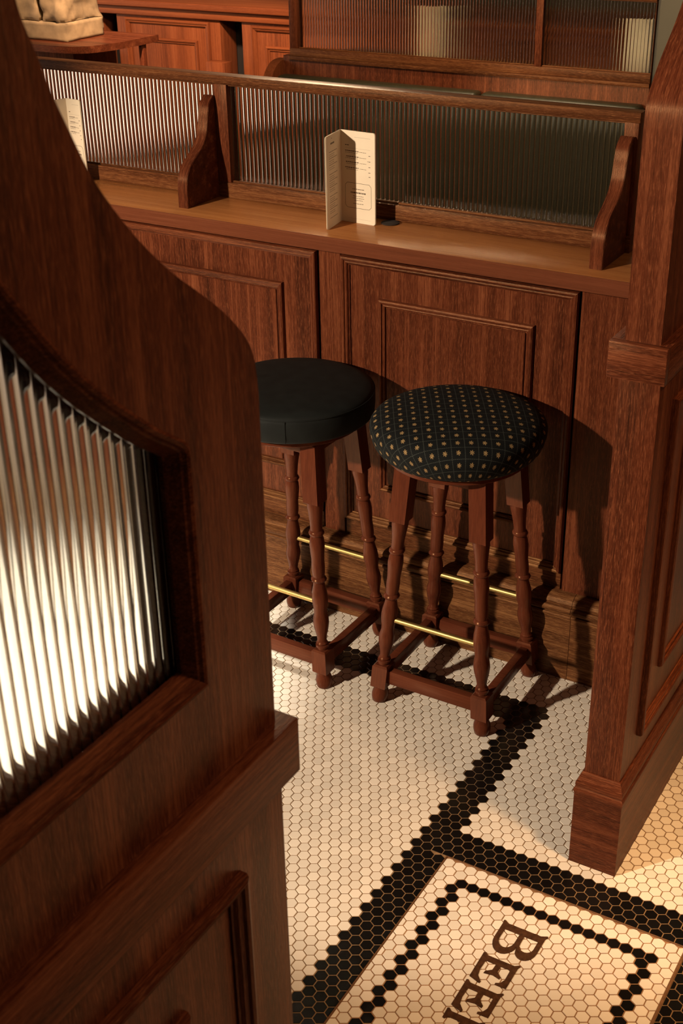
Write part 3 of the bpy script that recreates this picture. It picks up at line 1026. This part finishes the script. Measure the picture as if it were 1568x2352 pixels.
def seat_patterned(t, c):
    z0 = 0.664
    r = 0.2057
    base = lathe([(0.0, z0), (0.165, z0), (0.167, z0 + 0.002), (0.167, z0 + 0.014), (0.0, z0 + 0.014)], (c[0], c[1], 0), 48)
    obj('seat_board', base, STOOLX, t)
    pr = [(0.0, 0.678), (0.168, 0.6775), (0.178, 0.680), (0.188, 0.6880), (0.1955, 0.6980), (0.2015, 0.7140), (0.2047, 0.7260), (0.2057, 0.7380), (0.2035, 0.7470), (0.1965, 0.7560), (0.183, 0.7640), (0.160, 0.7705), (0.125, 0.7755), (0.083, 0.7785), (0.04, 0.780), (0.0, 0.7803)]
    bm = lathe(pr, (c[0], c[1], 0), 72)
    uvl = bm.loops.layers.uv.new('UVMap')
    # cloth pulled over the cushion: flat on top, the side continues outward by arc length
    s = [0.0]
    prr = pr[::-1]
    for p, q in zip(prr, prr[1:]):
        s.append(s[-1] + math.hypot(q[0] - p[0], q[1] - p[1]))
    def along(rr, z):
        best = min(range(len(prr)), key=lambda k: (prr[k][0] - rr) ** 2 + (prr[k][1] - z) ** 2)
        return s[best]
    ca, sa = math.cos(math.radians(-30.5)), math.sin(math.radians(-30.5))
    for f in bm.faces:
        for lp in f.loops:
            dx, dy = lp.vert.co.x - c[0], lp.vert.co.y - c[1]
            rr = math.hypot(dx, dy)
            L_ = along(rr, lp.vert.co.z)
            k = L_ / rr if rr > 1e-6 else 0
            u, v = dx * k, dy * k
            lp[uvl].uv = (u * ca - v * sa, u * sa + v * ca)
    obj('seat_cushion', bm, FABRIC, t, smooth=60, label='black cushion woven with gold sprigs in a diamond lattice')

def seat_plain(t, c):
    z0 = 0.664
    base = lathe([(0.0, z0), (0.168, z0), (0.170, z0 + 0.002), (0.170, z0 + 0.020), (0.0, z0 + 0.020)], (c[0], c[1], 0), 48)
    obj('seat_board', base, STOOLX, t)
    pr = [(0.0, 0.684), (0.190, 0.684), (0.196, 0.686), (0.1995, 0.692), (0.2015, 0.715), (0.2015, 0.735), (0.2000, 0.7440), (0.1965, 0.7490), (0.190, 0.7530), (0.172, 0.7580), (0.135, 0.7625), (0.08, 0.7655), (0.0, 0.767)]
    cu = obj('seat_cushion', lathe(pr, (c[0], c[1], 0), 72), LEATHER, t, smooth=50, label='plain dark green leather cushion')
    bm = bmesh.new()
    def ring(R_, r_, z):
        n, k = 72, 6
        vs_ = [[bm.verts.new((c[0] + (R_ + r_ * math.cos(2 * PI * j / k)) * math.cos(2 * PI * i / n), c[1] + (R_ + r_ * math.cos(2 * PI * j / k)) * math.sin(2 * PI * i / n), z + r_ * math.sin(2 * PI * j / k))) for j in range(k)] for i in range(n)]
        for i in range(n):
            for j in range(k):
                bm.faces.new([vs_[i][j], vs_[(i + 1) % n][j], vs_[(i + 1) % n][(j + 1) % k], vs_[i][(j + 1) % k]])
    ring(0.2000, 0.0017, 0.7450)
    for k in range(3):
        a = math.radians(-62 + 120 * k)
        tube((c[0] + 0.2018 * math.cos(a), c[1] + 0.2018 * math.sin(a), 0.690), (c[0] + 0.2020 * math.cos(a), c[1] + 0.2020 * math.sin(a), 0.744), 0.0009, 6, bm)
    bmesh.ops.recalc_face_normals(bm, faces=bm.faces[:])
    obj('seam', bm, LEATHER, t, smooth=60)

stool('bar stool with a black patterned cushion of gold sprigs, nearer the right partition', (-0.1840, 0.5205, 0), 0.0, (-0.006, -0.0105), seat_patterned)
stool('bar stool with a plain dark green leather seat beside the left partition', (-0.6190, 0.5060, 0), math.radians(-1.5), (-0.015, -0.006), seat_plain)

# ------------------------------------------------------------------ far booth bench and screen
bench = thing('booth_bench', 'olive leather booth bench with a timber back below the far screen', 'bench', (-1.36, 2.75, 0))
obj('back_board', box(-2.160, -0.566, 2.850, 2.886, 0.0, 1.100, 0.002), WZ, bench)
obj('cap_rail', box(-2.125, -0.566, 2.842, 2.848, 1.085, 1.100, 0.001), WX, bench)
ENDP = spline([(2.890, 1.082), (2.845, 1.080), (2.805, 1.066), (2.770, 1.035), (2.752, 0.99), (2.745, 0.93), (2.70, 0.86), (2.58, 0.80), (2.42, 0.78), (2.36, 0.74)], 4) + [(2.36, 0.0), (2.890, 0.0)]
obj('end_panel', prism([ENDP], lambda a, b_, t_: (t_, a, b_), -2.205, -2.162), BARW, bench, smooth=30)
obj('seat_box', box(-2.158, -0.57, 2.42, 2.846, 0.0, 0.40, 0.004), WZ, bench)
obj('seat_cushion', box(-2.158, -0.57, 2.40, 2.770, 0.402, 0.49, 0.025, seg=4), BENCH_LEATHER, bench)
for a, b_ in ((-2.156, -1.228), (-1.218, -0.572)):
    obj('back_cushion', box(a, b_, 2.772, 2.8485, 0.49, 1.030, 0.022, seg=5), BENCH_LEATHER, bench)
# ledge on the far side of the far screen, with two more menus behind the glass
fl_ = thing('far_ledge', 'narrow timber ledge behind the far glass screen', 'ledge', (-1.36, 3.0, 1.05))
obj('top_board', box(-2.125, -0.57, 2.890, 3.12, 1.0565, 1.0915, 0.001), LEDGE, fl_)
obj('front_board', box(-2.125, -0.57, 2.888, 2.92, 0.0, 1.0565, 0.001), WZ, fl_)
menu('cream menu seen blurred through the middle of the far glass screen', (-1.610, 3.02), (-1.530, 2.995), (-1.505, 3.05), 0.2120, 1.0916, print_it=False)
menu('cream menu seen blurred through the right end of the far glass screen', (-0.720, 2.985), (-0.625, 2.990), (-0.605, 3.05), 0.2120, 1.0916, print_it=False)

# ------------------------------------------------------------------ back bar
YB = 4.20
bar = thing('back_bar', 'red brown panelled bar front in the far background', 'bar', (-3.6, 4.4, 0))
obj('bar_top', box(-5.10, 0.6, YB - 0.045, YB + 0.55, 1.058, 1.092, 0.006, seg=3), BARX, bar)
obj('frieze_board', box(-5.10, 0.6, YB - 0.020, YB + 0.02, 1.010, 1.058, 0.006, seg=3), BARX, bar)
obj('carcass', box(-5.08, 0.6, YB + 0.16, YB + 0.40, 0.0, 1.010, 0), DARK, bar, smooth=None)
bays = [(-5.03, -4.310), (-4.165, -3.445), (-3.300, -2.580), (-2.435, -1.715), (-1.570, -0.850), (-0.705, 0.015)]
for a, b_ in bays:
    fnb = lambda u, v, h: (u, YB - h, v)
    bd = obj('panel', box(a, b_, YB, YB + 0.15, 0.0, 1.010, 0.002), BARW, bar)
    p0, p1 = a + 0.066, b_ - 0.065
    k = 1.35
    prof1 = [(d * k, h * k) for d, h in BOLECTION]
    prof2 = [(d * k, h * k) for d, h in BEAD]
    if True:
        rect_moulding(p0, p1, 0.20, 0.996, prof1, fnb, bd, (BARX, BARW), 'outer_moulding')
        rect_moulding(p0 + 0.088, p1 - 0.088, 0.32, 0.895, prof2, fnb, bd, (BARX, BARW), 'inner_moulding')
# projecting pilaster feet beside the dark gaps
for a in (-3.500, -4.365):
    obj('pilaster_foot', box(a, a + 0.125, YB - 0.075, YB - 0.001, 0.0, 0.800, 0.002), BARW, bar)

# ------------------------------------------------------------------ stone column in its round-cornered ledge
COLX, COLY = -3.49, 3.015
tb = thing('column_ledge', 'dark timber ledge with a rounded corner wrapped around the stone column', 'ledge', (-3.7, 3.2, 0))
edge = spline([(-3.245, 3.400), (-3.247, 3.309), (-3.259, 3.136), (-3.291, 3.020), (-3.330, 2.955), (-3.385, 2.922), (-3.460, 2.908), (-3.547, 2.905), (-3.70, 2.905)], 4)
poly = edge + [(-4.6, 2.905), (-4.6, 3.400)]
obj('ledge_top', prism([poly], lambda a, b_, t_: (a, b_, t_), 1.018, 1.050), WXD, tb, smooth=30)
obj('base_cabinet', box(-4.55, -3.505, 3.06, 3.38, 0.0, 1.0175, 0.003), WZ, tb)
obj('leg', box(-3.282, -3.255, 3.285, 3.312, 0.0, 1.0175, 0.002), WZ, tb)
stc = thing('stone_column', 'rough pale sandstone column rising from the timber ledge at upper left', 'column', (-3.7, 3.2, 1.05))
def stone_block(x0, x1, y0, y1, z0, z1, rough, seed):
    bm = bmesh.new()
    bmesh.ops.create_cube(bm, size=1.0)
    bmesh.ops.subdivide_edges(bm, edges=bm.edges[:], cuts=11, use_grid_fill=True)
    from mathutils import noise
    for v in bm.verts:
        u = v.co.copy()
        # round the arrises
        q = Vector([math.copysign(min(abs(c_), 0.5), c_) for c_ in u])
        pos = Vector(((x0 + x1) / 2 + q.x * (x1 - x0), (y0 + y1) / 2 + q.y * (y1 - y0), (z0 + z1) / 2 + q.z * (z1 - z0)))
        on = sum(abs(abs(c_) - 0.5) < 1e-4 for c_ in u)
        c0 = Vector(((x0 + x1) / 2, (y0 + y1) / 2, (z0 + z1) / 2))
        n1 = noise.noise(pos * 9 + Vector((seed, 0, 0)))
        n2 = noise.noise(pos * 26 + Vector((0, seed, 0)))
        dirv = Vector((math.copysign(1, u.x) if abs(abs(u.x) - 0.5) < 1e-4 else 0, math.copysign(1, u.y) if abs(abs(u.y) - 0.5) < 1e-4 else 0, math.copysign(0.15, u.z) if abs(abs(u.z) - 0.5) < 1e-4 else 0))
        v.co = pos + dirv * (rough * (n1 + 0.5 * n2) - (0.006 if on >= 2 else 0.0))
    return bm
obj('stone', stone_block(-3.90, COLX, COLY, 3.300, 1.0505, 1.135, 0.006, 1), STONE, stc, smooth=60)
obj('stone', stone_block(-3.66, COLX - 0.012, COLY + 0.008, 3.290, 1.137, 1.300, 0.022, 5), STONE, stc, smooth=60)
obj('stone', stone_block(-3.92, -3.665, COLY + 0.006, 3.290, 1.137, 1.345, 0.022, 9), STONE, stc, smooth=60)
obj('stone', stone_block(-3.64, COLX - 0.008, COLY + 0.006, 3.290, 1.303, 1.480, 0.022, 13), STONE, stc, smooth=60)
obj('stone', stone_block(-3.92, -3.645, COLY + 0.010, 3.290, 1.348, 1.490, 0.022, 17), STONE, stc, smooth=60)
